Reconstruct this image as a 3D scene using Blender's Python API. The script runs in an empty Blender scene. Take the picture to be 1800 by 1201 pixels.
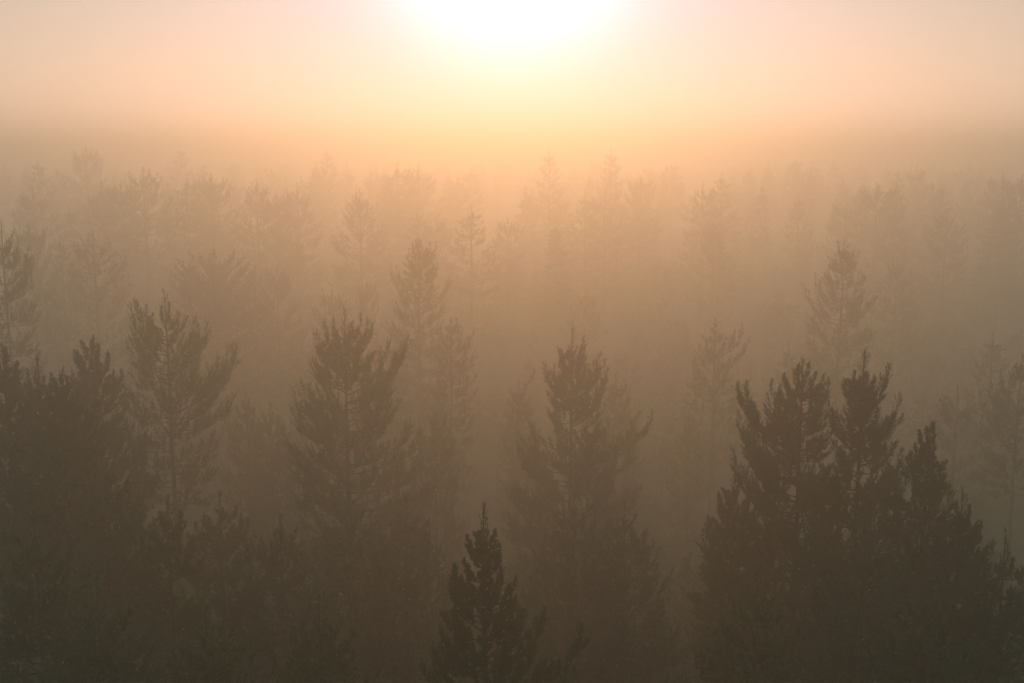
import bpy, math, random
import numpy as np
from mathutils import Vector, Matrix

R = math.radians
scene = bpy.context.scene
COL = scene.collection

# ------------------------------------------------------------------ camera
CAM_H = 30.0
FPX = 2000.0                      # focal length in photo pixels (photo is 1800 x 1201)
HORIZON = 276.0                   # photo row of the level line
PITCH = math.atan((600.5 - HORIZON) / FPX)
cam_d = bpy.data.cameras.new("camera")
cam = bpy.data.objects.new("camera", cam_d)
COL.objects.link(cam)
cam_d.sensor_width = 36.0
cam_d.lens = 36.0 * FPX / 1800.0
cam_d.clip_start = 0.1
cam_d.clip_end = 6000.0
cam.location = (0, 0, CAM_H)
cam.rotation_euler = (math.pi / 2 - PITCH, 0, 0)
scene.camera = cam

# ------------------------------------------------------------------ light
SUN_EL = R(10.8)
SUN_AZ = R(0.0)                   # straight ahead (+Y), positive to the right
SUN_DIR = Vector((math.sin(SUN_AZ) * math.cos(SUN_EL), math.cos(SUN_AZ) * math.cos(SUN_EL), math.sin(SUN_EL)))
sun_d = bpy.data.lights.new("sun", 'SUN')
sun_d.energy = 1.25
sun_d.angle = R(0.5)
sun_d.color = (1.0, 0.43, 0.13)
sun = bpy.data.objects.new("sun", sun_d)
COL.objects.link(sun)
sun.rotation_euler = (-SUN_DIR).to_track_quat('-Z', 'Y').to_euler()
sun.location = (0, 0, 60)

world = bpy.data.worlds.new("World")
scene.world = world
world.use_nodes = True
nt = world.node_tree
nt.nodes.clear()
N = nt.nodes.new
LK = nt.links.new


def val(op, a, b=None, c=None, tree=nt):
    n = tree.nodes.new('ShaderNodeMath')
    n.operation = op
    for i, x in enumerate((a, b, c)):
        if x is None:
            continue
        if isinstance(x, (int, float)):
            n.inputs[i].default_value = x
        else:
            tree.links.new(x, n.inputs[i])
    return n.outputs[0]


w_out = N('ShaderNodeOutputWorld')
sky = N('ShaderNodeTexSky')
sky.sky_type = 'NISHITA'
sky.sun_disc = False
sky.sun_elevation = SUN_EL
sky.sun_rotation = SUN_AZ
sky.air_density = 1.0
sky.dust_density = 2.0
bg_sky = N('ShaderNodeBackground')
bg_sky.inputs['Strength'].default_value = 0.012
LK(sky.outputs[0], bg_sky.inputs['Color'])
# bright mist veil of the sky around the low sun
geo = N('ShaderNodeTexCoord')
nrm = N('ShaderNodeVectorMath'); nrm.operation = 'NORMALIZE'
LK(geo.outputs['Generated'], nrm.inputs[0])
dot = N('ShaderNodeVectorMath'); dot.operation = 'DOT_PRODUCT'
LK(nrm.outputs[0], dot.inputs[0])
dot.inputs[1].default_value = SUN_DIR
ang = val('MULTIPLY', val('ARCCOSINE', val('MINIMUM', dot.outputs['Value'], 0.999999)), 180 / math.pi)
core = val('EXPONENT', val('MULTIPLY', val('POWER', val('DIVIDE', ang, 5.0), 2.0), -1.0))
halo = val('EXPONENT', val('MULTIPLY', val('POWER', val('DIVIDE', ang, 13.0), 2.0), -1.0))
sep = N('ShaderNodeSeparateXYZ')
LK(nrm.outputs[0], sep.inputs[0])
el = val('MULTIPLY', val('ARCSINE', sep.outputs['Z']), 180 / math.pi)
low = val('EXPONENT', val('MULTIPLY', val('POWER', val('DIVIDE', el, 11.0), 2.0), -1.0))
wide = val('MULTIPLY', val('SUBTRACT', 1.0, val('MULTIPLY', 0.9, val('EXPONENT', val('MULTIPLY', val('POWER', val('DIVIDE', ang, 13.0), 2.0), -1.0)))), low)
wide = val('MULTIPLY', wide, val('EXPONENT', val('MULTIPLY', val('POWER', val('DIVIDE', ang, 75.0), 2.0), -1.0)))


rim = val('ADD', 1.0, val('MULTIPLY', 0.3, val('EXPONENT', val('MULTIPLY', val('POWER', val('DIVIDE', el, 3.6), 2.0), -1.0))))
wide = val('MULTIPLY', wide, rim)      # the mist is brightest just above the level line
high = val('MULTIPLY', val('SUBTRACT', 1.0, low), val('GREATER_THAN', sep.outputs['Z'], 0.0))


def lobe(f, col, k):
    b = N('ShaderNodeBackground')
    b.inputs['Color'].default_value = (*col, 1)
    LK(val('MULTIPLY', f, k), b.inputs['Strength'])
    return b.outputs[0]


acc = bg_sky.outputs[0]
for f, c, k in ((core, (0.6, 0.85, 1.0), 1.3), (halo, (0.0, 0.05, 1.0), 0.55), (wide, (1.0, 0.66, 0.52), 0.95), (high, (0.06, 0.92, 0.90), 0.27)):
    a = N('ShaderNodeAddShader')
    LK(acc, a.inputs[0]); LK(lobe(f, c, k), a.inputs[1])
    acc = a.outputs[0]
LK(acc, w_out.inputs['Surface'])

scene.view_settings.view_transform = 'Standard'
scene.view_settings.look = 'None'
scene.view_settings.exposure = 0.0
scene.view_settings.gamma = 1.0
cy = scene.cycles
cy.use_denoising = True
cy.max_bounces = 5
cy.diffuse_bounces = 1
cy.glossy_bounces = 1
cy.transmission_bounces = 2
cy.volume_bounces = 3
cy.transparent_max_bounces = 8
cy.sample_clamp_indirect = 3.0
cy.use_adaptive_sampling = False

FOG_DENSITY = 0.0092
FOG_G = 0.72
FOG_TOP = 36.0


# ------------------------------------------------------------------ materials
def new_mat(name):
    m = bpy.data.materials.new(name)
    m.use_nodes = True
    return m, m.node_tree, m.node_tree.nodes['Principled BSDF']


def noise_col(t, scale, stops, coord='Object', detail=4.0):
    tc = t.nodes.new('ShaderNodeTexCoord')
    n = t.nodes.new('ShaderNodeTexNoise')
    n.inputs['Scale'].default_value = scale
    n.inputs['Detail'].default_value = detail
    t.links.new(tc.outputs[coord], n.inputs['Vector'])
    r = t.nodes.new('ShaderNodeValToRGB')
    els = r.color_ramp.elements
    while len(els) < len(stops):
        els.new(0.5)
    for e, (p, c) in zip(els, stops):
        e.position = p
        e.color = (*c, 1)
    t.links.new(n.outputs[0], r.inputs[0])
    return r.outputs[0], n.outputs[0]


def needle_mat(name, dark, mid, light):
    m, t, p = new_mat(name)
    c, f = noise_col(t, 0.9, ((0.3, dark), (0.52, mid), (0.75, light)))
    t.links.new(c, p.inputs['Base Color'])
    p.inputs['Roughness'].default_value = 0.55
    tr = t.nodes.new('ShaderNodeBsdfTranslucent')
    t.links.new(c, tr.inputs['Color'])
    mx = t.nodes.new('ShaderNodeMixShader')
    mx.inputs[0].default_value = 0.35
    out = t.nodes['Material Output']
    t.links.new(p.outputs[0], mx.inputs[1]); t.links.new(tr.outputs[0], mx.inputs[2])
    t.links.new(mx.outputs[0], out.inputs['Surface'])
    return m


M_NEEDLE = needle_mat("pine_needles", (0.032, 0.066, 0.032), (0.048, 0.094, 0.042), (0.070, 0.115, 0.050))
M_LEAF = needle_mat("birch_leaves", (0.045, 0.065, 0.025), (0.06, 0.085, 0.03), (0.08, 0.11, 0.04))
M_SPRUCE = needle_mat("spruce_needles", (0.026, 0.045, 0.028), (0.038, 0.062, 0.034), (0.055, 0.08, 0.04))

M_BARK, t, p = new_mat("pine_bark")
c, f = noise_col(t, 7.0, ((0.3, (0.045, 0.03, 0.022)), (0.5, (0.11, 0.07, 0.045)), (0.72, (0.2, 0.115, 0.06))))
t.links.new(c, p.inputs['Base Color'])
p.inputs['Roughness'].default_value = 0.9
bp = t.nodes.new('ShaderNodeBump'); bp.inputs['Strength'].default_value = 0.6; bp.inputs['Distance'].default_value = 0.03
t.links.new(f, bp.inputs['Height']); t.links.new(bp.outputs[0], p.inputs['Normal'])

M_DEW, t, p = new_mat("dew")
out = t.nodes['Material Output']
tr = t.nodes.new('ShaderNodeBsdfTranslucent'); tr.inputs['Color'].default_value = (0.95, 0.95, 0.95, 1)
gl = t.nodes.new('ShaderNodeBsdfGlossy'); gl.inputs['Roughness'].default_value = 0.25; gl.inputs['Color'].default_value = (0.9, 0.9, 0.9, 1)
mx = t.nodes.new('ShaderNodeMixShader'); mx.inputs[0].default_value = 0.25
t.links.new(tr.outputs[0], mx.inputs[1]); t.links.new(gl.outputs[0], mx.inputs[2]); t.links.new(mx.outputs[0], out.inputs['Surface'])

M_GROUND, t, p = new_mat("forest_floor")
c, f = noise_col(t, 0.25, ((0.3, (0.025, 0.028, 0.014)), (0.5, (0.045, 0.052, 0.022)), (0.7, (0.075, 0.06, 0.035))), detail=8.0)
t.links.new(c, p.inputs['Base Color'])
p.inputs['Roughness'].default_value = 0.95
bp = t.nodes.new('ShaderNodeBump'); bp.inputs['Strength'].default_value = 0.8; bp.inputs['Distance'].default_value = 0.3
t.links.new(f, bp.inputs['Height']); t.links.new(bp.outputs[0], p.inputs['Normal'])


# ------------------------------------------------------------------ ground
def ground_z(x, y):
    s = np.clip((y - 80.0) / 200.0, 0, 1)
    s = s * s * (3 - 2 * s)
    return 8.0 * s + 0.5 * np.sin(x * 0.045 + 1.3) * np.cos(y * 0.037) + 0.25 * np.sin(x * 0.13 + y * 0.09)


def mesh_from(name, verts, faces_tri=None, faces_quad=None, smooth=False):
    me = bpy.data.meshes.new(name)
    v = np.asarray(verts, dtype=np.float32)
    parts, starts, k = [], [], 0
    for fc, n in ((faces_tri, 3), (faces_quad, 4)):
        if fc is not None and len(fc):
            fc = np.asarray(fc, dtype=np.int32)
            parts.append(fc.ravel())
            starts.append(k + np.arange(len(fc)) * n)
            k += fc.size
    li = np.concatenate(parts); st = np.concatenate(starts).astype(np.int32)
    me.vertices.add(len(v)); me.vertices.foreach_set('co', v.ravel())
    me.loops.add(len(li)); me.loops.foreach_set('vertex_index', li)
    me.polygons.add(len(st)); me.polygons.foreach_set('loop_start', st)
    if smooth:
        me.polygons.foreach_set('use_smooth', np.ones(len(st), dtype=bool))
    me.update(calc_edges=True)
    return me


def link(name, me, mat=None, parent=None):
    if mat is not None and not me.materials:
        me.materials.append(mat)
    o = bpy.data.objects.new(name, me)
    COL.objects.link(o)
    if parent is not None:
        o.parent = parent
    return o


xs = np.concatenate([np.linspace(-900, -200, 15), np.linspace(-190, 190, 96), np.linspace(200, 900, 15)])
ys = np.concatenate([np.linspace(-300, -20, 8), np.linspace(-10, 330, 86), np.linspace(345, 1300, 24)])
gx, gy = np.meshgrid(xs, ys)
gz = ground_z(gx, gy)
nx, ny = len(xs), len(ys)
idx = np.arange(nx * ny).reshape(ny, nx)
quads = np.stack([idx[:-1, :-1], idx[:-1, 1:], idx[1:, 1:], idx[1:, :-1]], -1).reshape(-1, 4)
go = link("ground", mesh_from("ground", np.stack([gx, gy, gz], -1).reshape(-1, 3), None, quads, True), M_GROUND)
go["kind"] = "structure"


# ------------------------------------------------------------------ tree growing
def unit(a):
    return a / np.maximum(np.linalg.norm(a, axis=-1, keepdims=True), 1e-9)


class Tubes:
    """tapered tubes along polylines, all of one part"""
    def __init__(self):
        self.v, self.q, self.n = [], [], 0

    def add(self, pts, rad, sides):
        pts = np.asarray(pts, float); k = len(pts)
        tan = unit(np.gradient(pts, axis=0))
        ref = np.where(np.abs(tan[:, 2:3]) > 0.9, np.array([[1.0, 0, 0]]), np.array([[0, 0, 1.0]]))
        a = unit(np.cross(tan, ref)); b = np.cross(tan, a)
        th = np.arange(sides) * 2 * math.pi / sides
        ring = pts[:, None] + np.asarray(rad)[:, None, None] * (a[:, None] * np.cos(th)[None, :, None] + b[:, None] * np.sin(th)[None, :, None])
        i = np.arange(k * sides).reshape(k, sides) + self.n
        j = np.roll(i, -1, axis=1)
        self.q.append(np.stack([i[:-1], j[:-1], j[1:], i[1:]], -1).reshape(-1, 4))
        self.v.append(ring.reshape(-1, 3)); self.n += k * sides

    def mesh(self, name):
        return mesh_from(name, np.concatenate(self.v), None, np.concatenate(self.q), True)


# level of detail: fingers per plume, needles per finger, needle length and half width, branch sides, spacing of the plumes along a branch
LOD = {
    0: dict(k=13, n=36, ln=0.085, w=0.0058, sides=4, sp=0.24),
    1: dict(k=11, n=20, ln=0.118, w=0.0105, sides=3, sp=0.30),
    2: dict(k=7, n=10, ln=0.16, w=0.022, sides=3, sp=0.38),
    3: dict(k=7, n=11, ln=0.13, w=0.016, sides=3, sp=0.36),
    4: dict(k=3, n=4, ln=0.42, w=0.10, sides=3, sp=0.85),
}
UP = np.array([0, 0, 1.0])


def plumes(P, D, L, rng, lod):
    """every twig end is a plump flame of short needled fingers round its axis: starts, directions, lengths of the fingers"""
    k = LOD[lod]['k']; m = len(P)
    u = (np.arange(k)[None] + rng.random((m, k))) / k * 0.95
    bend = rng.uniform(0.05, 0.4, (m, 1))
    pos = P[:, None] + D[:, None] * (u * L[:, None])[..., None] + UP * (bend * L[:, None] * u * u)[..., None]
    ax = unit(D[:, None] + UP * (2 * bend * u)[..., None])
    rnd = rng.normal(size=(m, k, 3))
    side = unit(rnd - (rnd * ax).sum(-1, keepdims=True) * ax)
    fd = unit(ax + side * (rng.uniform(0.4, 1.05, (m, k)) * (1 - 0.55 * u))[..., None])
    fl = L[:, None] * 0.58 * np.minimum(1.0, 0.45 + 1.5 * u) * (1.1 - 0.66 * u) * rng.uniform(0.75, 1.2, (m, k))
    end = P + D * (0.72 * L)[:, None] + UP * (bend * (L * 0.5)[:, None])
    return (np.concatenate([pos.reshape(-1, 3), end]), np.concatenate([fd.reshape(-1, 3), unit(D + UP * 2 * bend * 0.75)]),
            np.concatenate([fl.ravel(), L * 0.24]))


def needles(S, D, L, rng, lod):
    """needles along every finger"""
    c = LOD[lod]; n = c['n']; m = len(S)
    u = rng.random((m, n)) ** 0.85
    bend = rng.uniform(0.0, 0.3, (m, 1))
    fl = rng.uniform(0.8, 1.2, m)
    base = S[:, None] + D[:, None] * (u * L[:, None])[..., None] + UP * (bend * L[:, None] * u * u)[..., None]
    ax = unit(D[:, None] + UP * (2 * bend * u)[..., None])
    rnd = rng.normal(size=(m, n, 3))
    side = unit(rnd - (rnd * ax).sum(-1, keepdims=True) * ax)
    spread = 0.95 - 0.45 * u
    nd = unit(ax * (1 - 0.25 * spread)[..., None] + side * spread[..., None])
    flame = np.minimum(1.0, 0.7 + 1.6 * u) * (1.08 - 0.55 * u) * fl[:, None]
    ln = c['ln'] * flame * rng.uniform(0.75, 1.25, (m, n))
    wv = unit(np.cross(nd, rng.normal(size=(m, n, 3)))) * (c['w'] * rng.uniform(0.7, 1.3, (m, n)))[..., None]
    tip = base + nd * ln[..., None]
    return np.stack([base - wv, base + wv, tip], 2).reshape(-1, 3)


def limb_points(p0, p2, rise, k=9):
    """branch from the trunk: leaves outwards, turns up at its end"""
    d = p2 - p0
    h = np.array([d[0], d[1], 0.0])
    p1 = p0 + h * 0.72 + np.array([0, 0, d[2] * rise])
    t = np.linspace(0, 1, k)[:, None]
    return (1 - t) ** 2 * p0 + 2 * t * (1 - t) * p1 + t * t * p2


def grow(seed, H, prof, lod=2, limbs=(), lean=(0, 0), whorl=0.5, per=5, droop=0.0, kind='pine', inner=0.25,
         finger=(0.35, 0.75), gap=0.0, leader=0.9, base_r=None, skip=0.0, up_bias=0.55):
    """one tree standing at the origin. prof: (metres below the top, reach to the left, reach to the right) of the crown;
    limbs: (x, metres below the top, y) tips of the branches that stand out of the outline"""
    rng = np.random.default_rng(seed)
    c = LOD[lod]
    base_r = base_r or 0.0068 * H + 0.02
    # trunk
    nz = 16
    tz = np.linspace(-0.4, H, nz)
    wob = rng.normal(size=(nz, 2)).cumsum(0) * 0.018
    wob -= np.linspace(0, 1, nz)[:, None] * wob[-1]
    cx = lambda z: np.stack([np.interp(z, tz, wob[:, 0] + lean[0] * (tz / H) ** 2), np.interp(z, tz, wob[:, 1] + lean[1] * (tz / H) ** 2), z], -1)
    trunk = Tubes()
    off = np.array([cx(H)[0], cx(H)[1], 0.0])
    tp = cx(tz) - off * np.linspace(0, 1, nz)[:, None] * 0
    rad = base_r * np.clip(1 - tz / H, 0, 1) ** 0.75 + 0.012
    rad[0] *= 1.25
    trunk.add(tp, rad, 8 if lod < 4 else 5)
    br = trunk                       # the limbs grow out of the trunk: one piece of wood
    S, D, L = [], [], []
    pz = np.array([a[0] for a in prof]); pl = np.array([a[1] for a in prof]); pr = np.array([a[2] for a in prof])

    def dress(pts, length, rad0, fs=1.0):
        """branch wood and the plumes along it, the last one standing up at its end"""
        k = len(pts)
        br.add(pts, np.linspace(rad0, 0.006, k), c['sides'])
        t0 = inner if length > 0.9 else 0.12
        nf = max(1, int(length * (1 - t0) / c['sp'] * 1.5))
        ts = t0 + (1 - t0) * (np.arange(nf) + rng.random(nf)) / nf * 0.97
        f = ts * (k - 1); i = np.minimum(f.astype(int), k - 2); fr = (f - i)[:, None]
        P = pts[i] * (1 - fr) + pts[i + 1] * fr
        T = unit(pts[i + 1] - pts[i])
        latv = unit(np.cross(T, UP) + 1e-6)
        sg = np.where((np.arange(nf) + rng.integers(0, 2)) % 2 == 0, -1.0, 1.0)[:, None]
        d = unit(T * rng.uniform(0.4, 0.9, (nf, 1)) + latv * sg * rng.uniform(0.1, 0.95, (nf, 1)) + UP * rng.uniform(0.2, 2.0, (nf, 1)) * up_bias - UP * droop)
        ln = rng.uniform(finger[0], finger[1], nf) * np.clip(0.7 + 0.2 * length, 0.6, 1.15) * rng.uniform(0.75, 1.2, nf)
        S.append(P); D.append(d); L.append(ln * fs)
        e = pts[-1]; te = unit(pts[-1] - pts[-2])
        for q in range(2):
            dd = unit(te * 0.7 + UP * (1.35 * up_bias - droop) + rng.normal(size=3) * (0.08 if q == 0 else 0.4))
            S.append((e - te * 0.25 * q)[None]); D.append(dd[None]); L.append(np.array([fs * rng.uniform(0.85, 1.1) * finger[1] * 1.12 * min(1.0, 0.6 + 0.3 * length) * (1.0 if q == 0 else 0.8)]))

    # outline branches
    for (lx, lz, ly) in limbs:
        tipz = H - lz
        r = math.hypot(lx, ly)
        fs = min(1.0, 0.5 + 0.25 * lz)
        fm = 0.72 * finger[1] * fs
        sh = max(0.45, 1 - 0.3 * finger[1] / max(r, 0.1)); lx *= sh; ly *= sh
        bz = tipz - fm - min(r * 0.62 + 0.2, 2.1)
        p0 = cx(np.array(bz)); ptop = cx(np.array(tipz))
        p2 = np.array([ptop[0] + lx, ptop[1] + ly, tipz - fm])
        pts = limb_points(p0, p2, 0.22)
        ln = np.linalg.norm(np.diff(pts, axis=0), axis=1).sum()
        dress(pts, ln, 0.02 + 0.012 * r, fs)
    # whorls
    z = H - leader * 1.1
    bottom = H - pz[-1]
    ph = rng.uniform(0, 6.28)
    while z > bottom:
        dz = H - z
        f = (dz) / max(pz[-1], 1)
        np_ = per if dz > 1.2 else 4
        ph += rng.uniform(0.5, 1.1)
        for q in range(np_):
            if rng.random() < skip:
                continue
            a = ph + q * 2 * math.pi / np_ + rng.normal() * 0.22
            wgt = 0.5 + 0.5 * math.cos(a)
            zt = dz + rng.normal() * whorl * 0.35
            reach = np.interp(zt, pz, pl) * (1 - wgt) + np.interp(zt, pz, pr) * wgt
            reach *= rng.uniform(0.68, 1.06)
            fs = min(1.0, 0.5 + 0.22 * max(zt, 0))
            reach -= 0.32 * finger[1] * fs
            if reach < 0.08:
                continue
            tipz = H - zt
            if kind == 'pine':
                slope = np.interp(f, [0, 0.25, 0.6, 1.0], [1.0, 0.66, 0.36, 0.14]) * rng.uniform(0.8, 1.2)
                rise = 0.2
            elif kind == 'spruce':
                slope = np.interp(f, [0, 0.15, 0.5, 1.0], [0.9, 0.15, -0.25, -0.35]) * rng.uniform(0.8, 1.2)
                rise = 0.9
            else:
                slope = np.interp(f, [0, 0.4, 1.0], [1.2, 0.7, 0.2]); rise = 0.55
            bz = tipz - reach * slope
            p0 = cx(np.array(min(bz, H - 0.15)))
            pt = cx(np.array(min(tipz, H)))
            p2 = np.array([pt[0] + math.cos(a) * reach, pt[1] + math.sin(a) * reach, tipz - 0.55 * finger[1] * fs * min(1.0, 0.4 + reach)])
            p2[:2] += rng.normal(size=2) * 0.05 * reach
            pts = limb_points(p0, p2, rise)
            ln = np.linalg.norm(np.diff(pts, axis=0), axis=1).sum()
            dress(pts, ln, 0.012 + 0.011 * reach, fs)
        step = whorl * rng.uniform(0.8, 1.2) * (0.75 if dz < 2 else 1.0)
        z -= step
        if gap and rng.random() < gap:
            z -= whorl * 0.9
    # the leading shoot
    tops = np.array([[0, 0, H - leader * 0.92], [0, 0, H - leader * 1.45], [0, 0, H - leader * 1.3]]) + np.array([*cx(np.array(H))[:2], 0])
    S.append(tops); D.append(unit(np.array([[0.02, 0, 1], [0.2, 0.15, 1], [-0.22, -0.1, 1.0]]))); L.append(np.array([0.8, 0.6, 0.5]) * leader)
    cz = cx(np.array(H))
    trunk.add(np.stack([cz - [0, 0, 0.4], cz - [0, 0, 0.12], cz + [0.015, 0, 0.08]]), [0.014, 0.011, 0.004], 5)
    # dead snags on the bare trunk
    for q in range(7 if lod < 4 else 0):
        zz = bottom * rng.uniform(0.55, 0.98); a = rng.uniform(0, 6.28); r = rng.uniform(0.4, 1.4)
        p0 = cx(np.array(zz))
        trunk.add(np.stack([p0, p0 + [math.cos(a) * r * 0.5, math.sin(a) * r * 0.5, 0.05], p0 + [math.cos(a) * r, math.sin(a) * r, -0.1]]), [0.025, 0.016, 0.006], 3)
    S = np.concatenate(S); D = np.concatenate(D); L = np.concatenate(L)
    fs, fd, fl = plumes(S, D, L, rng, lod)
    nv = needles(fs, fd, fl, rng, lod)
    return trunk, br, nv, (S + D * L[:, None] * 0.5)


def crown_mesh(name, nv):
    return mesh_from(name, nv, np.arange(len(nv)).reshape(-1, 3))


def tree_parts(tree, name):
    trunk, br, nv, pts = tree
    return trunk.mesh("trunk"), crown_mesh("crown", nv), pts


def dew_mesh(pts, rng, count, r):
    k = rng.choice(len(pts), size=min(count, len(pts)), replace=False)
    P = pts[k] + rng.normal(size=(len(k), 3)) * 0.10
    s = r * rng.uniform(0.5, 1.25, len(k))
    o = np.array([[1, 0, 0], [0, 1, 0], [-1, 0, 0], [0, -1, 0], [0, 0, 1.2], [0, 0, -1.2]])
    f = np.array([[0, 1, 4], [1, 2, 4], [2, 3, 4], [3, 0, 4], [1, 0, 5], [2, 1, 5], [3, 2, 5], [0, 3, 5]])
    v = P[:, None] + o[None] * s[:, None, None]
    fc = f[None] + (np.arange(len(k)) * 6)[:, None, None]
    return mesh_from("dew_drops", v.reshape(-1, 3), fc.reshape(-1, 3))


def spot(px, py, Y):
    """the point at distance Y that the photo shows at pixel (px, py)"""
    a = (px - 900) / FPX; b = (600.5 - py) / FPX
    fy = math.cos(PITCH) + b * math.sin(PITCH)
    fz = -math.sin(PITCH) + b * math.cos(PITCH)
    return a / fy * Y, Y, CAM_H + fz / fy * Y


def stand(name, label, cat, x, y, z0, group=None):
    e = bpy.data.objects.new(name, None)
    e.empty_display_size = 0.5
    COL.objects.link(e)
    e.location = (x, y, z0)
    e["label"] = label
    e["category"] = cat
    if group:
        e["group"] = group
    return e


NEARER = 0.84
STANDING = []


def own_tree(label, px, py, Y, prof_px, limbs_px=(), seed=1, lod=1, name="pine_tree", mat=None, dew=0, group=None, cat="pine tree", **kw):
    """a tree with a crown of its own; profile and branch tips are given in photo pixels and become metres at its distance"""
    Y *= NEARER
    x, y, zt = spot(px, py, Y)
    z0 = float(ground_z(np.array(x), np.array(y)))
    H = zt - z0
    m = Y / FPX * 1.02
    prof = [(a * m, b * m, c * m) for a, b, c in prof_px]
    rng = np.random.default_rng(seed + 77)
    limbs = [(a * m, b * m, rng.uniform(-0.5, 0.35) * abs(a) * m) for a, b in limbs_px]
    tr, cr, pts = tree_parts(grow(seed, H, prof, lod, limbs, **kw), name)
    e = stand(name, label, cat, x, y, z0, group)
    link("trunk", tr, M_BARK, e); link("crown", cr, mat or M_NEEDLE, e)
    if dew:
        d = link("dew_drops", dew_mesh(pts, rng, dew, 0.0006 * Y), M_DEW, e)
        d["kind"] = "stuff"
    STANDING.append((x, y, 0.8))
    return e


# ---- the pines near enough to have an outline of their own
own_tree("nearest narrow dark pine at the bottom edge, with a thin whip of a leader", 850, 891, 28.0,
         [(0, 4, 4), (40, 26, 22), (110, 46, 46), (190, 82, 72), (260, 100, 110), (330, 125, 160), (420, 165, 185), (560, 170, 185), (700, 120, 120)],
         [(-58, 115), (-64, 152), (40, 78), (-22, 62), (42, 128), (48, 182), (75, 205), (112, 200), (180, 216), (95, 250), (-60, 205), (-95, 285)],
         seed=11, lod=0, dew=900, whorl=0.40, per=6, skip=0.2, finger=(0.24, 0.46), leader=0.8)
own_tree("dark pine with a spire and an upright side arm, right peak of the big clump", 1520, 617, 38.0,
         [(0, 4, 4), (60, 26, 22), (120, 36, 40), (200, 60, 84), (300, 95, 130), (420, 130, 160), (560, 170, 210), (760, 180, 220)],
         [(58, 42), (30, 58), (-40, 62), (22, 92), (62, 100), (-62, 105), (45, 140), (-30, 40)],
         seed=21, lod=0, dew=260, whorl=0.40, per=6, skip=0.08, finger=(0.32, 0.66), leader=0.95)
own_tree("broad many-tipped dark pine forming the left peak of the big dark clump", 1411, 634, 41.0,
         [(0, 6, 6), (40, 30, 30), (90, 68, 50), (160, 98, 62), (240, 105, 80), (320, 135, 90), (440, 170, 120), (560, 180, 140), (740, 170, 150)],
         [(-114, 60), (-100, 82), (-64, 46), (-40, 30), (-24, 28), (28, 24), (46, 40), (58, 50), (-116, 108), (-90, 130), (-95, 160), (20, 12), (-14, 14), (-128, 172), (-98, 66), (-104, 205)],
         seed=31, lod=0, dew=220, whorl=0.42, per=6, skip=0.06, finger=(0.32, 0.70), leader=0.9)
own_tree("stumpy blunt-topped dark pine wedged against the right flank of the big dark clump", 1636, 748, 35.0,
         [(0, 12, 10), (50, 40, 16), (100, 66, 24), (170, 90, 60), (300, 110, 100), (480, 120, 120)],
         [(-26, 20), (-12, 6), (10, 2), (14, 40), (-34, 44), (26, 90)], seed=41, lod=0, dew=60, whorl=0.4, per=5, finger=(0.3, 0.6), leader=0.8, skip=0.1)
own_tree("bushy dark pine stepping down at the right foot of the big dark clump", 1692, 868, 34.0,
         [(0, 10, 10), (50, 34, 30), (130, 52, 62), (220, 80, 95), (330, 110, 120), (460, 120, 125)],
         [(26, 30), (42, 62), (60, 110), (82, 160), (-22, 22)], seed=51, lod=0, dew=60, whorl=0.38, per=6, finger=(0.3, 0.6), leader=0.8)
own_tree("low rounded dark pine bulging out at the left foot of the big dark clump", 1292, 838, 42.0,
         [(0, 10, 10), (40, 30, 40), (100, 50, 70), (180, 62, 90), (290, 66, 100), (400, 70, 90)],
         [(-36, 48), (-46, 100), (-54, 130), (14, 6), (-20, 30)], seed=61, lod=1, dew=60, whorl=0.42, per=6, finger=(0.34, 0.7), leader=0.7)
own_tree("open-crowned pine showing its straight trunk, right of the dark left clump", 289, 520, 60.0,
         [(0, 4, 4), (30, 16, 18), (60, 44, 44), (110, 74, 80), (150, 84, 104), (190, 80, 112), (240, 84, 100), (300, 74, 84), (380, 60, 70)],
         [(-58, 20), (-66, 34), (-42, 44), (14, 18), (-12, 22), (28, 40), (50, 58), (66, 58), (76, 64), (-66, 70), (-48, 62), (115, 104), (102, 112), (92, 120), (108, 132), (-50, 92), (58, 96), (-36, 26)],
         seed=71, lod=1, dew=140, whorl=0.62, per=5, skip=0.18, finger=(0.4, 0.85), leader=1.2, gap=0.1)
own_tree("ragged flame-topped pine left of the middle, with a bough flung up on its right", 605, 540, 58.0,
         [(0, 4, 4), (40, 18, 16), (70, 44, 38), (110, 62, 74), (150, 82, 100), (200, 98, 112), (260, 110, 130), (330, 115, 150), (420, 110, 140), (560, 80, 100)],
         [(-42, 40), (-56, 60), (-26, 44), (20, 32), (34, 28), (50, 42), (46, 38), (76, 76), (104, 70), (110, 72), (98, 92), (-44, 90), (30, 70), (-24, 34)],
         seed=81, lod=1, dew=120, whorl=0.55, per=6, skip=0.08, finger=(0.38, 0.82), leader=1.35)
own_tree("slender dark-topped pine just right of the middle, standing before two paler pines", 1006, 578, 63.0,
         [(0, 4, 4), (35, 16, 16), (70, 26, 30), (105, 50, 48), (130, 40, 44), (160, 66, 70), (230, 104, 104), (300, 122, 128), (400, 130, 130), (560, 90, 90)],
         [(-50, 74), (24, 24), (28, 40), (54, 56), (66, 84), (56, 66), (-26, 44), (-36, 76), (134, 152), (118, 158), (60, 110)],
         seed=91, lod=1, dew=70, whorl=0.55, per=6, skip=0.05, finger=(0.36, 0.75), leader=1.3)
own_tree("round-headed dark pine tight against the left side of the open-crowned pine", 160, 600, 50.0,
         [(0, 10, 10), (30, 30, 28), (70, 44, 46), (130, 56, 60), (220, 80, 90), (340, 100, 110), (500, 110, 120)],
         [(-24, 6), (22, 8), (-32, 24), (34, 30), (10, -2)], seed=101, lod=1, dew=40, whorl=0.45, per=6, finger=(0.36, 0.72), leader=0.8)
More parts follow.
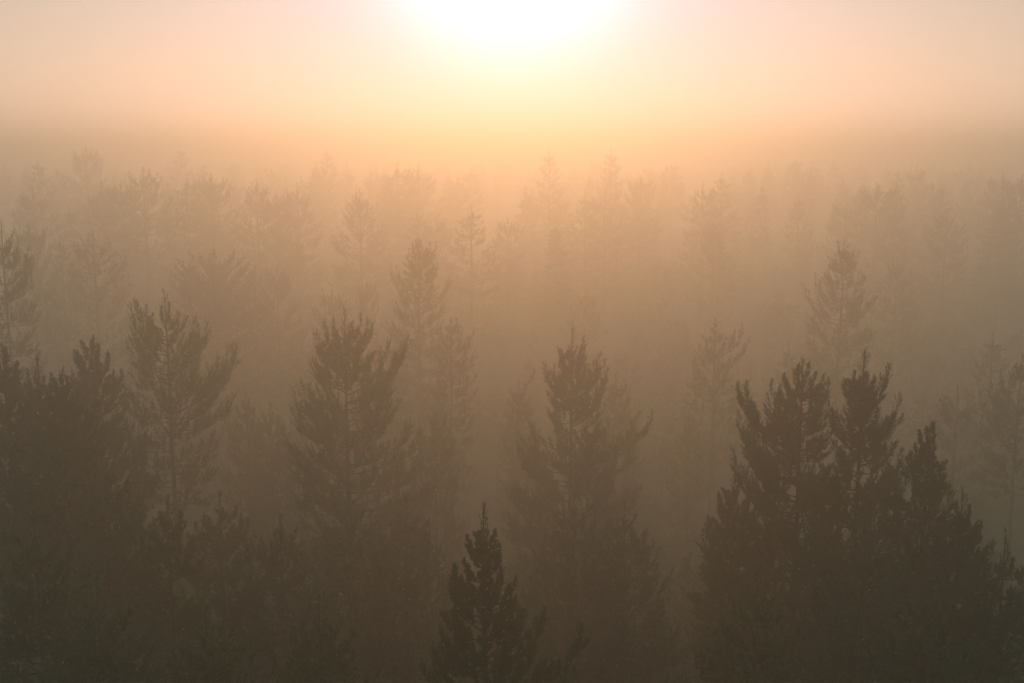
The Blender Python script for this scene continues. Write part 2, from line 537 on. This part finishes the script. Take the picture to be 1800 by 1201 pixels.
own_tree("little dark spire in the left clump, left of the round-headed pine", 66, 626, 46.0,
         [(0, 4, 4), (30, 12, 12), (70, 34, 36), (140, 60, 60), (240, 90, 90), (400, 110, 110)],
         [(34, 36), (48, 34), (-30, 40), (62, 44)], seed=111, lod=1, dew=20, whorl=0.42, per=6, finger=(0.34, 0.66), leader=1.0)
own_tree("dark pine cut by the left edge of the photo at the left clump", 4, 608, 44.0,
         [(0, 6, 6), (40, 24, 16), (80, 40, 36), (170, 70, 66), (300, 100, 100), (440, 120, 110)],
         [(10, 8), (28, 46), (-26, 30)], seed=121, lod=1, dew=20, whorl=0.42, per=6, finger=(0.34, 0.66), leader=0.9)
own_tree("low dark pine filling the left clump under the little spire", 108, 662, 41.0,
         [(0, 8, 8), (30, 24, 24), (90, 50, 60), (200, 90, 100), (340, 120, 120), (480, 130, 130)],
         [(-24, 12), (20, 8), (36, 40), (64, 60)], seed=131, lod=1, dew=60, whorl=0.42, per=6, finger=(0.34, 0.7), leader=0.7)
own_tree("very dim near pine glinting with dew, low in the dark lower left corner", 294, 884, 37.0,
         [(0, 6, 6), (50, 24, 24), (110, 44, 44), (180, 80, 60), (260, 100, 70), (380, 110, 90)],
         [(-24, 24), (34, 22), (-90, 40), (-100, 80)], seed=141, lod=1, dew=130, whorl=0.4, per=5, skip=0.15, finger=(0.3, 0.6), leader=0.9)
LOW = [
    ("dark bushy pine at the very bottom left corner", 60, 915, 30.0, 1), ("dark bushy pine low between the dewy near pine and the left corner", 186, 810, 40.0, 2),
    ("dim bushy pine in the dark under the open-crowned pine", 385, 868, 44.0, 3), ("dim bushy pine in the dark under the small short-spired pine", 492, 902, 42.0, 4),
    ("dim bushy pine in the dark under the flame-topped pine", 612, 872, 46.0, 5), ("dim bushy pine in the dark at the foot of the right flung bough", 712, 876, 47.0, 6),
    ("dim bushy pine in the dark below the slender dark-topped pine", 1010, 868, 48.0, 7), ("dim bushy pine in the dark, lower right of the slender dark-topped pine", 1098, 884, 47.0, 8),
    ("dark bushy pine at the bottom right corner", 1768, 945, 33.0, 9), ("dark bushy pine at the bottom, in front of the big dark clump's left foot", 1330, 1010, 29.0, 10),
    ("dark bushy pine at the bottom, in front of the middle of the big dark clump", 1520, 930, 33.0, 11), ("dim bushy pine at the bottom edge, left of the nearest narrow pine", 560, 1050, 29.0, 12),
    ("dim bushy pine at the bottom edge, lower left of the dewy near pine", 170, 1030, 27.0, 13), ("dark bushy pine at the bottom, near the right corner", 1640, 1020, 26.0, 14),
    ("dim bushy pine at the bottom edge, under the dewy near pine", 360, 1070, 28.0, 15)]
for lab, px, py, Y, sd in LOW:
    own_tree(lab, px, py, Y, [(0, 8, 8), (40, 34, 34), (110, 70, 70), (200, 105, 105), (320, 130, 130), (480, 140, 140)], seed=500 + sd, lod=3, dew=45,
             whorl=0.42, per=7, finger=(0.3, 0.62), leader=0.8)
own_tree("small dim pine with a short spire between the open-crowned pine and the flame-topped pine", 475, 707, 78.0,
         [(0, 4, 4), (30, 20, 18), (70, 34, 34), (130, 50, 50), (220, 60, 60), (340, 66, 66)],
         [(-18, 22), (20, 30), (-30, 50)], seed=151, lod=1, dew=40, whorl=0.5, per=6, finger=(0.34, 0.66), leader=1.0)
own_tree("thin dim pine at the right hand of the open-crowned pine", 432, 692, 78.0,
         [(0, 4, 4), (30, 16, 14), (80, 36, 26), (160, 60, 36), (280, 60, 50)],
         [(-20, 28), (8, 14), (-40, 50)], seed=161, lod=1, dew=40, whorl=0.55, per=5, finger=(0.34, 0.66), leader=0.9)
own_tree("short dim pine tucked under the right bough of the flame-topped pine", 766, 728, 72.0,
         [(0, 6, 6), (25, 24, 22), (60, 44, 34), (130, 60, 44), (240, 60, 50), (340, 60, 50)],
         [(22, 8), (-14, 14), (26, 34), (28, 56)], seed=171, lod=1, dew=70, whorl=0.45, per=5, finger=(0.34, 0.66), leader=0.7, skip=0.1)
own_tree("pale pine behind the left shoulder of the slender dark-topped pine", 912, 670, 92.0,
         [(0, 4, 4), (30, 16, 16), (70, 26, 30), (130, 36, 40), (220, 40, 44), (330, 40, 40)],
         [(-20, 16), (32, -14), (18, 10), (-22, 50)], seed=181, lod=2, whorl=0.6, per=6, finger=(0.4, 0.8), leader=1.1)
own_tree("pale twin-tipped pine behind the right shoulder of the slender dark-topped pine", 1082, 660, 90.0,
         [(0, 4, 4), (40, 18, 22), (80, 30, 36), (140, 40, 48), (240, 50, 60), (330, 50, 60)],
         [(22, 16), (-10, 20), (30, 40)], seed=191, lod=2, whorl=0.6, per=6, finger=(0.4, 0.8), leader=1.1)
own_tree("dark high pine cut by the left edge of the photo, above the left clump", 2, 396, 80.0,
         [(0, 4, 4), (40, 14, 10), (80, 36, 36), (120, 60, 48), (170, 60, 50), (240, 66, 50), (330, 66, 46)],
         [(22, 22), (34, 38), (54, 46), (14, 30), (58, 62), (40, 76), (-30, 30), (-46, 50)], seed=201, lod=1, whorl=0.7, per=5, skip=0.12, finger=(0.45, 0.9), leader=1.6)
own_tree("torch-headed pine with a low left shoulder, in the bright mist left of the middle", 735, 421, 104.0,
         [(0, 5, 5), (20, 18, 22), (50, 22, 30), (90, 28, 34), (120, 46, 40), (170, 54, 48), (240, 54, 56), (340, 50, 50)],
         [(-14, 10), (8, 4), (24, 14), (32, 20), (-20, 30), (34, 46), (-48, 62), (-38, 58), (56, 74), (30, 40), (-8, 2)], seed=211, lod=2, whorl=0.75, per=6, finger=(0.5, 1.0), leader=1.1)
own_tree("lone pine with a knobbly cone of a head, in the bright mist on the right", 1484, 424, 104.0,
         [(0, 5, 5), (15, 14, 10), (50, 26, 22), (90, 36, 40), (115, 30, 44), (140, 56, 50), (200, 66, 70), (300, 66, 70)],
         [(-17, 6), (12, 14), (-20, 30), (22, 22), (26, 34), (-28, 48), (38, 56), (-54, 66), (-66, 86), (54, 90), (-34, 64)], seed=221, lod=2, whorl=0.8, per=6, finger=(0.5, 1.0), leader=0.9)
own_tree("faint two-tipped pine, a spire and a lower right tip, left above the big clump", 1258, 558, 92.0,
         [(0, 4, 4), (30, 14, 14), (60, 24, 40), (100, 40, 60), (160, 50, 60), (260, 50, 55)],
         [(52, 24), (60, 44), (40, 30), (-20, 44), (-30, 60), (-40, 78)], seed=231, lod=2, whorl=0.75, per=5, skip=0.1, finger=(0.45, 0.9), leader=1.4)
own_tree("dim layered pine cut by the right edge of the photo above the big dark clump", 1798, 622, 72.0,
         [(0, 6, 6), (40, 20, 20), (80, 44, 30), (120, 60, 40), (170, 60, 40), (260, 50, 40)],
         [(-34, 46), (-50, 66), (-60, 88), (-26, 30), (-44, 96)], seed=241, lod=2, whorl=0.7, per=5, skip=0.15, finger=(0.42, 0.85), leader=1.1)
own_tree("faint loose-boughed pine between the flame-topped pine and the slender dark-topped pine", 792, 560, 90.0,
         [(0, 5, 5), (30, 20, 20), (60, 26, 30), (110, 34, 40), (200, 36, 40), (320, 36, 36)],
         [(40, 36), (24, 30), (16, 8), (-24, 24), (44, 66)], seed=251, lod=2, whorl=0.75, per=5, skip=0.1, finger=(0.45, 0.9), leader=0.9)
own_tree("faint round-headed pine peeping from behind the left of the flame-topped pine", 583, 513, 122.0,
         [(0, 12, 12), (20, 26, 28), (60, 38, 40), (120, 44, 44), (220, 44, 44)],
         [(-20, 4), (22, 10), (34, 26), (-34, 36), (56, 30)], seed=261, lod=2, whorl=0.7, per=6, finger=(0.5, 0.95), leader=0.7)

# ---- trees farther back: one of each kind is grown, the others are copies that share its meshes
H0 = 20.0
KINDS = {}


def kind_proto(key, seed, prof, name, cat, mat, lod, **kw):
    tr, cr, pts = tree_parts(grow(seed, H0, prof, lod, **kw), name)
    KINDS[key] = dict(tr=tr, cr=cr, name=name, cat=cat, mat=mat, first=None)


kind_proto('slim', 301, [(0, .1, .1), (1, .6, .6), (3, 1.2, 1.1), (5, 1.7, 1.8), (8, 2.3, 2.4), (12, 2.3, 2.2), (16, 1.6, 1.6)], "pine_tree", "pine tree", M_NEEDLE, 2, whorl=0.75, per=5, finger=(0.5, 1.0), leader=1.5, skip=0.1)
kind_proto('ragged', 302, [(0, .1, .1), (0.8, 1.0, .7), (2, 1.5, 1.3), (3.2, 1.3, 2.2), (5, 2.5, 2.2), (8, 2.9, 2.7), (12, 2.6, 2.6), (16, 1.8, 1.8)], "pine_tree", "pine tree", M_NEEDLE, 2, whorl=0.85, per=5, finger=(0.55, 1.1), leader=1.2, skip=0.2,
           limbs=[(1.1, 0.8, .2), (-1.4, 1.2, -.3), (2.2, 2.0, .3), (-2.3, 2.8, .1), (-.7, .4, .3)])
kind_proto('round', 303, [(0, .5, .5), (0.7, 1.6, 1.6), (2, 2.4, 2.3), (4, 3.0, 2.9), (7, 3.2, 3.0), (12, 2.9, 2.9), (16, 2.0, 2.0)], "pine_tree", "pine tree", M_NEEDLE, 2, whorl=0.8, per=6, finger=(0.55, 1.05), leader=0.7, skip=0.1)
kind_proto('twin', 304, [(0, .1, .1), (1, .6, .8), (2.4, 1.4, 1.9), (4, 2.2, 2.4), (7, 2.7, 2.7), (12, 2.5, 2.5), (16, 1.8, 1.8)], "pine_tree", "pine tree", M_NEEDLE, 2, whorl=0.8, per=5, finger=(0.5, 1.05), leader=1.3, skip=0.1,
           limbs=[(1.5, 0.9, .2), (1.7, 1.3, 0), (1.3, 1.4, -.2), (-1.3, 2.0, .2)])
kind_proto('spire', 305, [(0, .05, .05), (1, .35, .35), (3, .9, .9), (6, 1.6, 1.6), (10, 2.2, 2.2), (14, 2.6, 2.6)], "spruce_tree", "spruce tree", M_SPRUCE, 2, kind='spruce', whorl=0.55, per=6, finger=(0.4, 0.8), leader=1.2, up_bias=0.2)
kind_proto('birch', 306, [(0, .8, .8), (0.5, 1.9, 1.8), (1.5, 2.7, 2.7), (3.5, 3.3, 3.2), (7, 3.3, 3.3), (12, 3.0, 3.0), (16, 2, 2)], "broadleaf_tree", "broadleaf tree", M_LEAF, 2, kind='birch', whorl=0.5, per=8, finger=(0.35, 0.65), leader=0.35, up_bias=0.12)


def copy_tree(key, label, px, py, Y, rz, wide=1.0, group=None, name=None):
    k = KINDS[key]
    if Y < 130:
        Y *= 0.95; wide *= 1.25
    elif Y < 200:
        Y *= 1.06; wide *= 1.3
    x, y, zt = spot(px, py, Y)
    z0 = float(ground_z(np.array(x), np.array(y)))
    s = (zt - z0) / H0
    e = stand(k['name'], label, k['cat'], x, y, z0, group)
    e.rotation_euler = (0, 0, R(rz))
    e.scale = (s * wide, s * wide, s)
    if k['first'] is None:
        link("trunk", k['tr'], M_BARK, e); link("crown", k['cr'], k['mat'], e)
        k['first'] = e
    else:
        for ch in k['first'].children:
            c = ch.copy(); COL.objects.link(c); c.parent = e
    STANDING.append((x, y, 0.6))
    return e


MID = [
    ('slim', "faint shaded spire of a pine between the lone knobbly pine and the right edge", 1746, 585, 88, 10, 0.9),
    ('birch', "broad flat-domed broadleaf tree in the mist at the left, above the open-crowned pine", 376, 440, 112, 0, 1.0),
    ('ragged', "left of two ragged pines leaning on the right of the flat-domed broadleaf tree", 447, 470, 116, 30, 0.75),
    ('round', "right of two ragged pines leaning on the right of the flat-domed broadleaf tree", 487, 466, 118, 60, 0.72),
    ('round', "small faint pine right behind the dark high pine on the left edge", 50, 389, 118, 200, 0.6),
    ('slim', "faint narrow double-headed pine left of the wide-shouldered one at the far left", 105, 412, 120, 95, 0.75),
    ('ragged', "faint wide-shouldered pine in the left mist, above the round-headed dark pine", 163, 410, 108, 340, 1.0),
    ('twin', "small squat pine of the left back row, nearest the left edge", 57, 330, 150, 250, 1.05),
    ('spire', "small pale cone of a tree low between two back-row clumps at the left", 121, 362, 158, 0, 0.8),
    ('twin', "left tip of the tall clump in the left back row", 177, 320, 150, 20, 0.9),
    ('round', "middle hump of the tall clump in the left back row", 212, 320, 152, 130, 0.9),
    ('ragged', "tallest pine of the left back row, a dark pointed head ending its clump", 251, 297, 146, 190, 1.05),
    ('slim', "pointed pine of the back row just right of the tallest left one", 328, 310, 156, 300, 1.05),
    ('round', "round-shouldered pine of the back row, third from the tallest left one", 371, 307, 154, 40, 0.95),
    ('ragged', "back-row pine with a sharp tip on its left shoulder, over the two ragged pines", 451, 317, 150, 120, 0.9),
    ('round', "low blunt pine in the middle of a back-row pair, over the two ragged pines", 486, 337, 148, 280, 0.8),
    ('twin', "column-headed pine at the right end of the clump over the two ragged pines", 522, 323, 146, 220, 0.85),
    ('slim', "very faint thin pine right below the column-headed pine", 521, 415, 132, 45, 0.7),
    ('ragged', "bushy-topped pale pine in the gap left of the torch-headed pine", 632, 336, 136, 80, 0.95),
    ('twin', "hazy broad pine with a tiny spire, upper left of the sun glow", 698, 286, 178, 10, 1.1),
    ('round', "low hazy pine right of the tiny-spired hazy pine", 735, 300, 190, 10, 1.1),
    ('slim', "pale pine standing directly behind the torch-headed pine", 734, 366, 140, 150, 0.9),
    ('round', "pale bent-topped pine right behind the torch-headed pine", 766, 382, 142, 330, 0.7),
    ('slim', "pale tall pine right of the torch-headed pine", 829, 361, 130, 260, 1.1),
    ('round', "small pale round pine right of the pale tall one under the sun glow", 893, 384, 148, 100, 0.7),
    ('spire', "thin pale pine with ragged layers under the sun, right of the photo's middle", 976, 388, 138, 0, 0.8),
    ('slim', "left of two pale pines side by side under the right of the sun glow", 1029, 338, 156, 70, 1.0),
    ('twin', "right of two pale pines side by side under the right of the sun glow", 1063, 340, 158, 160, 1.0),
    ('slim', "left of two ghostly pines right under the sun glow", 966, 263, 205, 200, 1.15),
    ('slim', "right of two ghostly pines right under the sun glow", 1074, 262, 206, 20, 1.15),
    ('round', "hazy round pine right of the two pale side-by-side pines", 1127, 310, 180, 0, 0.9),
    ('ragged', "faint pine in the bright mist below the two pale side-by-side pines", 1030, 512, 122, 140, 0.85),
    ('twin', "double-knobbed pale pine in the back row, halfway to the lone knobbly pine", 1236, 322, 160, 310, 0.95),
    ('slim', "sharp pale tip right of the double-knobbed pale pine", 1269, 303, 176, 110, 1.0),
    ('ragged', "broad faint pine below the double-knobbed pale pine", 1255, 396, 138, 60, 0.9),
    ('slim', "low pale pine over the left of the lone knobbly pine", 1405, 345, 172, 215, 0.9),
    ('round', "low round pale pine over the lone knobbly pine", 1490, 356, 160, 80, 0.9),
    ('round', "big flat-headed hazy pine up right of the lone knobbly pine", 1542, 322, 152, 240, 1.05),
    ('slim', "faint tip at the right shoulder of the big flat-headed hazy pine", 1576, 321, 160, 130, 0.9),
    ('twin', "very pale tall pine in the far row at the right, above the flat-headed hazy pine", 1612, 290, 196, 40, 1.0),
    ('slim', "hazy leaning pine in the back row, between the flat-headed pine and the right spire", 1655, 322, 168, 300, 0.9),
    ('ragged', "broad shadowy pine lower left of the right-hand spire", 1665, 372, 140, 10, 1.0),
    ('spire', "sharp layered spire of a tree standing dark near the right edge in the back", 1763, 345, 150, 0, 0.95),
    ('twin', "hazy pine right behind the sharp layered spire at the right", 1764, 304, 168, 170, 0.9),
    ('round', "hazy pine cut by the right edge in the back row", 1797, 308, 160, 60, 0.9),
    ('slim', "small faint pine between the faint two-tipped pine and the big dark clump", 1386, 602, 90, 330, 0.7),
    ('slim', "small ghost of a pine low right of the slender dark-topped pine", 1212, 716, 78, 30, 0.7),
    ('round', "small faint round tree low between the flame-topped and torch-headed pines", 645, 492, 112, 0, 0.45),
    ('twin', "dim pine low in the shade just right of the big dark clump", 1684, 680, 72, 200, 0.9),
    ('ragged', "faint bushy pine right of the lone knobbly pine, lower in the mist", 1578, 455, 122, 20, 0.8),
    ('slim', "ghostly tip breaking the level line at the upper left", 316, 256, 250, 40, 1.1),
    ('slim', "ghostly tip breaking the level line left of the sun glow", 574, 259, 250, 90, 1.1),
    ('round', "very pale round pine above the tallest left back-row pine", 150, 258, 210, 0, 1.0),
    ('slim', "very pale tip near the left edge above the squat pine", 66, 280, 190, 60, 1.0),
]
for key, label, px, py, Y, rz, wide in MID:
    copy_tree(key, label, px, py, Y, rz, wide)

# ---- the wood beyond, which reads as one pale mass, and the low growth under the pines
rng = np.random.default_rng(5)


def bake(tree, x, y, z, s, wide, a):
    trunk, br, nv, pts = tree
    ca, sa = math.cos(a), math.sin(a)
    m = np.array([[ca * wide * s, -sa * wide * s, 0], [sa * wide * s, ca * wide * s, 0], [0, 0, s]])
    off = np.array([x, y, z])
    return nv @ m.T + off, np.concatenate(trunk.v) @ m.T + off, np.concatenate(trunk.q)


FAR = [grow(401, H0, [(0, .1, .1), (1, .7, .7), (4, 1.8, 1.8), (8, 2.5, 2.5), (12, 2.0, 2.0)], 4, whorl=1.1, per=5, finger=(0.7, 1.3), leader=1.5),
       grow(402, H0, [(0, .4, .4), (1, 1.6, 1.4), (3, 2.4, 2.6), (7, 3.0, 3.0), (11, 2.2, 2.2)], 4, whorl=1.1, per=5, finger=(0.7, 1.4), leader=0.8, skip=0.1),
       grow(403, H0, [(0, .1, .1), (2, .6, .6), (6, 1.5, 1.5), (13, 2.4, 2.4)], 4, kind='spruce', whorl=0.9, per=6, finger=(0.6, 1.1), leader=1.2, up_bias=0.2)]


def mass(name, items, mat):
    V, F, n = [], [], 0
    TQ, m = [], 0
    for it in items:
        nv, tv, tq = bake(*it)
        V.append(nv); n += len(nv)
    tri = np.arange(n).reshape(-1, 3)
    base = n
    for it in items:
        nv, tv, tq = bake(*it)
        V.append(tv); TQ.append(tq + base); base += len(tv)
    o = link(name, mesh_from(name, np.concatenate(V), tri, np.concatenate(TQ)), mat)
    o["kind"] = "stuff"
    return o


items = []
tries = 0
while len(items) < 330 and tries < 9000:
    tries += 1
    y = rng.uniform(200, 430); x = rng.uniform(-0.62, 0.62) * y
    if any((x - a) ** 2 + (y - b) ** 2 < 16 for a, b, *_ in items and [(i[1], i[2]) for i in items]):
        continue
    hgt = rng.uniform(15.5, 21)
    items.append((FAR[rng.integers(0, 3)], x, y, float(ground_z(np.array(x), np.array(y))), hgt / H0, rng.uniform(0.8, 1.2), rng.uniform(0, 6.28)))
far = mass("distant_forest", items, M_NEEDLE)
far["label"] = "pale far pine wood melting into the mist under the level line"

# pines of the middle storey, sunk in the fog between the taller ones
keys = ['slim', 'ragged', 'round', 'twin', 'round', 'spire']
n_fill = tries = 0
while n_fill < 30 and tries < 20000:
    tries += 1
    y = 112 * (215 / 112) ** rng.random(); x = rng.uniform(-0.56, 0.56) * y
    if any((x - a) ** 2 + (y - b) ** 2 < 16 for a, b, *_ in STANDING):
        continue
    hgt = rng.uniform(8, 12) + 3.0 * min(1, max(0, (y - 130) / 80))
    z0 = float(ground_z(np.array(x), np.array(y)))
    k = KINDS[keys[rng.integers(0, 6)]]
    e = stand(k['name'], "dim tree of the middle storey, sunk in fog below the taller tops", k['cat'], x, y, z0, "trees sunk in the fog")
    e.rotation_euler = (0, 0, rng.uniform(0, 6.28))
    sc = hgt / H0
    e.scale = (sc * 1.35, sc * 1.35, sc)
    for ch in k['first'].children:
        c = ch.copy(); COL.objects.link(c); c.parent = e
    STANDING.append((x, y, 0.6))
    n_fill += 1

items = []
tries = 0
while len(items) < 900 and tries < 20000:
    tries += 1
    y = 32 * (200 / 32) ** rng.random(); x = rng.uniform(-0.6, 0.6) * y + rng.uniform(-8, 8)
    if any((x - a) ** 2 + (y - b) ** 2 < 4 for a, b, *_ in STANDING):
        continue
    hgt = min(rng.uniform(4, 11), max(4.0, 30 - 0.34 * y)) if y < 90 else rng.uniform(5, 11)
    items.append((FAR[rng.integers(0, 3)], x, y, float(ground_z(np.array(x), np.array(y))), hgt / H0, rng.uniform(1.1, 1.8), rng.uniform(0, 6.28)))
und = mass("undergrowth", items, M_NEEDLE)
und["label"] = "dim thicket of saplings under the pines, lost in the fog"

# ------------------------------------------------------------------ haze
import bmesh
bm = bmesh.new()
bmesh.ops.create_cube(bm, size=1.0)
x0, x1, y0, y1, z0, z1 = -905, 905, -305, 1305, -2.0, FOG_TOP
for v in bm.verts:
    v.co = ((x0 + x1) / 2 + v.co.x * (x1 - x0), (y0 + y1) / 2 + v.co.y * (y1 - y0), (z0 + z1) / 2 + v.co.z * (z1 - z0))
me = bpy.data.meshes.new("haze"); bm.to_mesh(me); bm.free()
hm = bpy.data.materials.new("haze")
hm.use_nodes = True
t = hm.node_tree
t.nodes.clear()
o = t.nodes.new('ShaderNodeOutputMaterial')
pv = t.nodes.new('ShaderNodeVolumePrincipled')
pv.inputs['Color'].default_value = (0.84, 0.84, 0.81, 1)
pv.inputs['Density'].default_value = FOG_DENSITY
pv.inputs['Density Attribute'].default_value = ""
pv.inputs['Anisotropy'].default_value = FOG_G
t.links.new(pv.outputs[0], o.inputs['Volume'])
haze = link("haze", me, hm)
haze["kind"] = "stuff"
haze["label"] = "low golden morning fog between the pines"
